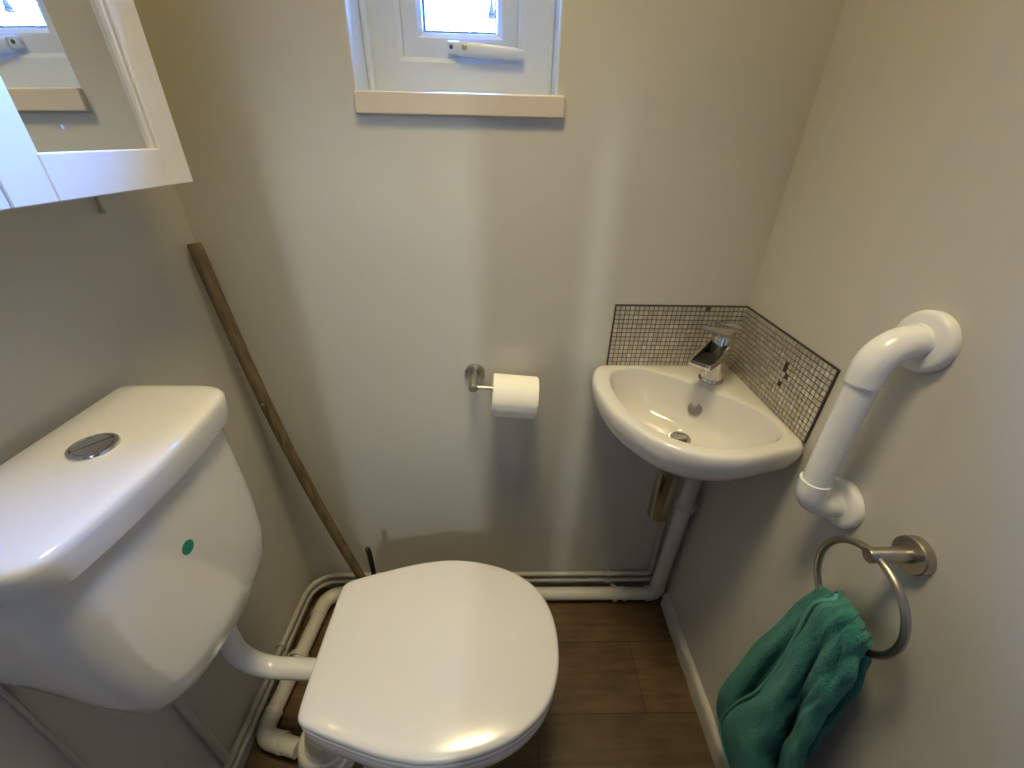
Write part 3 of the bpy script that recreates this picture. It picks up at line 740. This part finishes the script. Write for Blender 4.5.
gf = sheet(TOWEL_FRONT, 6, 6, .006, 0, 1); gs = sheet(TOWEL_SIDE, 6, 6, .006, 0, 2); gk = sheet(TOWEL_BACK, 6, 6, .006, 0, 3)
for nm, g in (('front_layer', gf), ('side_layer', gs), ('back_layer', gk)):
    bm = bmesh.new(); sheet_mesh(g, .007, bm)
    obj(nm, shift(bm, tw), M['towel'], tw, smooth=True)
hem = [Vector(r[0])+Vector((-.0035, .0015, .001)) for r in gf[10:]]
obj('hem', shift(tube(hem, .0034, 8), tw), M['hem'], tw, smooth=True)
hem = [Vector(r[-1])+Vector((-.0035, -.001, .001)) for r in gf[14:]]
obj('hem', shift(tube(hem, .0034, 8), tw), M['hem'], tw, smooth=True)

# ------------------------------------------------------------------ wooden pole + toilet brush
P1 = Vector((-1.1585, -.036, 1.150)); P0d = Vector((-.972, -.088, .18)); dv = (P0d-P1)
P0 = P1 + dv*((P1.z-.030)/(P1.z-P0d.z)); ln = (P0-P1).length; dn = dv.normalized()
pl = empty('wooden_pole', tuple(P0), 'worn brown wooden pole leaning in the left back corner', 'pole')
rsz = [.0105, .0128, .0132, .0132, .0132, .0130, .0130, .0128, .0128]
bowv = Vector((-1, -.15, 0))                          # the old pole is slightly bowed
tt = [0, .004, .02, .12, .24, .36, .48, .60, .72, .84, .96, ln-.01, ln]
rsz = [.0105, .0128] + [.0132]*5 + [.0130]*3 + [.0128]*3
pts = [P1+dn*t+bowv*(.020*math.sin(PI*min(1, t/1.02))) for t in tt]
obj('shaft', shift(tube(pts, rsz, 16), pl), M['wood'], pl, sharp=50)
cp = P1+dn*.365+bowv*.018
obj('chip', shift(lathe(cp+Vector((.0, -.0115, .005)), Vector((.05, -1, .35)), [(.0045, 0), (.003, .0016), (.0005, .002)], 8), pl), M['pale_wood'], pl, smooth=True)

bp = Vector((-.900, -.165, 0))
br = empty('toilet_brush', tuple(bp), 'toilet brush with black handle standing behind the toilet', 'toilet brush')
def brp(name, bm, m, **k): return obj(name, shift(bm, br), m, br, **k)
brp('holder', lathe(bp+Vector((0, 0, .001)), (0, 0, 1), [(.040, 0), (.044, .004), (.040, .10), (.038, .115), (.034, .112), (.034, .02), (.001, .02)], 28), M['plastic'], sharp=40)
brp('handle', tube([bp+Vector((0, 0, .03)), bp+Vector((0, 0, .20)), bp+Vector((.001, .002, .385)), bp+Vector((-.001, .002, .408)), bp+Vector((-.001, .002, .414))], [.006, .006, .0072, .0068, .003], 14), M['black'], smooth=True)

# ------------------------------------------------------------------ lights
LAMP_AT = Vector((-.58, -.48, ZC))
lamp = empty('ceiling_lamp', LAMP_AT, 'round ceiling downlight glowing warm above the toilet', 'lamp')
obj('trim_ring', lathe((0, 0, -.0005), (0, 0, -1), [(.20, 0), (.20, .008), (.19, .016), (.175, .012), (.174, .0005)], 40, False, False), M['plastic'], lamp, sharp=40)
obj('lens', lathe((0, 0, -.0012), (0, 0, -1), [(.1735, 0), (.1735, .008), (.14, .016), (.08, .022), (.001, .025)], 36), emit_mat('warm_lamp_glow', (1., .71, .14), 17.0), lamp, smooth=True)
sd = bpy.data.lights.new('downlight_beam', 'SPOT'); sd.energy = 51; sd.color = (1, .865, .58); sd.spot_size = math.radians(86); sd.spot_blend = 1.0; sd.shadow_soft_size = .17
so = bpy.data.objects.new('downlight_beam', sd); COL.objects.link(so); so.location = LAMP_AT+Vector((0, 0, -.06))
PLX, PLY, PLZ = -.68, -2.40, 2.10  # unseen lamp added to throw soft vertical light bands on the back wall
pl2 = empty('added_band_lamp', (PLX, PLY, PLZ), 'unseen pendant lamp added behind the camera to cast light bands', 'lamp')
obj('ceiling_rose', lathe((0, 0, ZC-PLZ-.0005), (0, 0, -1), [(.05, 0), (.05, .012), (.02, .02), (.001, .02)], 32), M['plastic'], pl2, sharp=40)
obj('flex', tube([(0, 0, ZC-PLZ-.015), (0, 0, .10)], .003, 8), M['plastic'], pl2)
obj('glass_tube', lathe((0, 0, -.10), (0, 0, 1), [(.001, 0), (.022, .004), (.028, .02), (.028, .18), (.02, .198), (.001, .20)], 32), emit_mat('added_lamp_glow', (.90, 1., 1.), 310), pl2, smooth=True)

SKYZ = (.035, .25, 1., 1); SKYM = (.045, .28, 1., 1); SKYH = (.10, .36, 1., 1)
w = bpy.data.worlds.new('World'); scene.world = w; w.use_nodes = True
nt = w.node_tree; bg = nt.nodes['Background']
tc = nt.nodes.new('ShaderNodeTexCoord'); sx = nt.nodes.new('ShaderNodeSeparateXYZ'); cr = nt.nodes.new('ShaderNodeValToRGB')
nt.links.new(tc.outputs['Generated'], sx.inputs[0]); nt.links.new(sx.outputs['Z'], cr.inputs['Fac']); nt.links.new(cr.outputs['Color'], bg.inputs['Color'])
e = cr.color_ramp.elements
e[0].position = 0.0; e[0].color = (.03, .04, .05, 1); e[1].position = 1.0; e[1].color = SKYZ
for ps, c in ((.02, (.10, .25, .50, 1)), (.18, SKYH), (.5, SKYM)):
    q = e.new(ps); q.color = c
bg.inputs['Strength'].default_value = 245.0
pd = bpy.data.lights.new('window_portal', 'AREA'); pd.shape = 'RECTANGLE'; pd.size = SX1-SX0-.08; pd.size_y = SZ1-SZ0-.08
pd.cycles.is_portal = True
po = bpy.data.objects.new('window_portal', pd); COL.objects.link(po); po.location = ((SX0+SX1)/2, .17, (SZ0+SZ1)/2); po.rotation_euler = (-PI/2, 0, 0)

# ------------------------------------------------------------------ camera
cd = bpy.data.cameras.new('camera'); cam = bpy.data.objects.new('camera', cd); COL.objects.link(cam)
R = Vector((0.99958134, -0.02085725, 0.02005301)); U = Vector((-0.00664613, 0.50902294, 0.8607273)); F = Vector((0.02815984, 0.86050022, -0.50867121))
mw = Matrix(((R.x, U.x, -F.x, -.5583), (R.y, U.y, -F.y, -.8948), (R.z, U.z, -F.z, 1.34344), (0, 0, 0, 1)))
cam.matrix_world = mw
cd.sensor_fit = 'HORIZONTAL'; cd.sensor_width = 36; cd.lens = 420.21256/1024*36; cd.clip_start = .02
scene.camera = cam
vs = scene.view_settings
vs.view_transform = 'Standard'; vs.look = 'None'; vs.gamma = 1; vs.use_curve_mapping = False; vs.exposure = 0.0
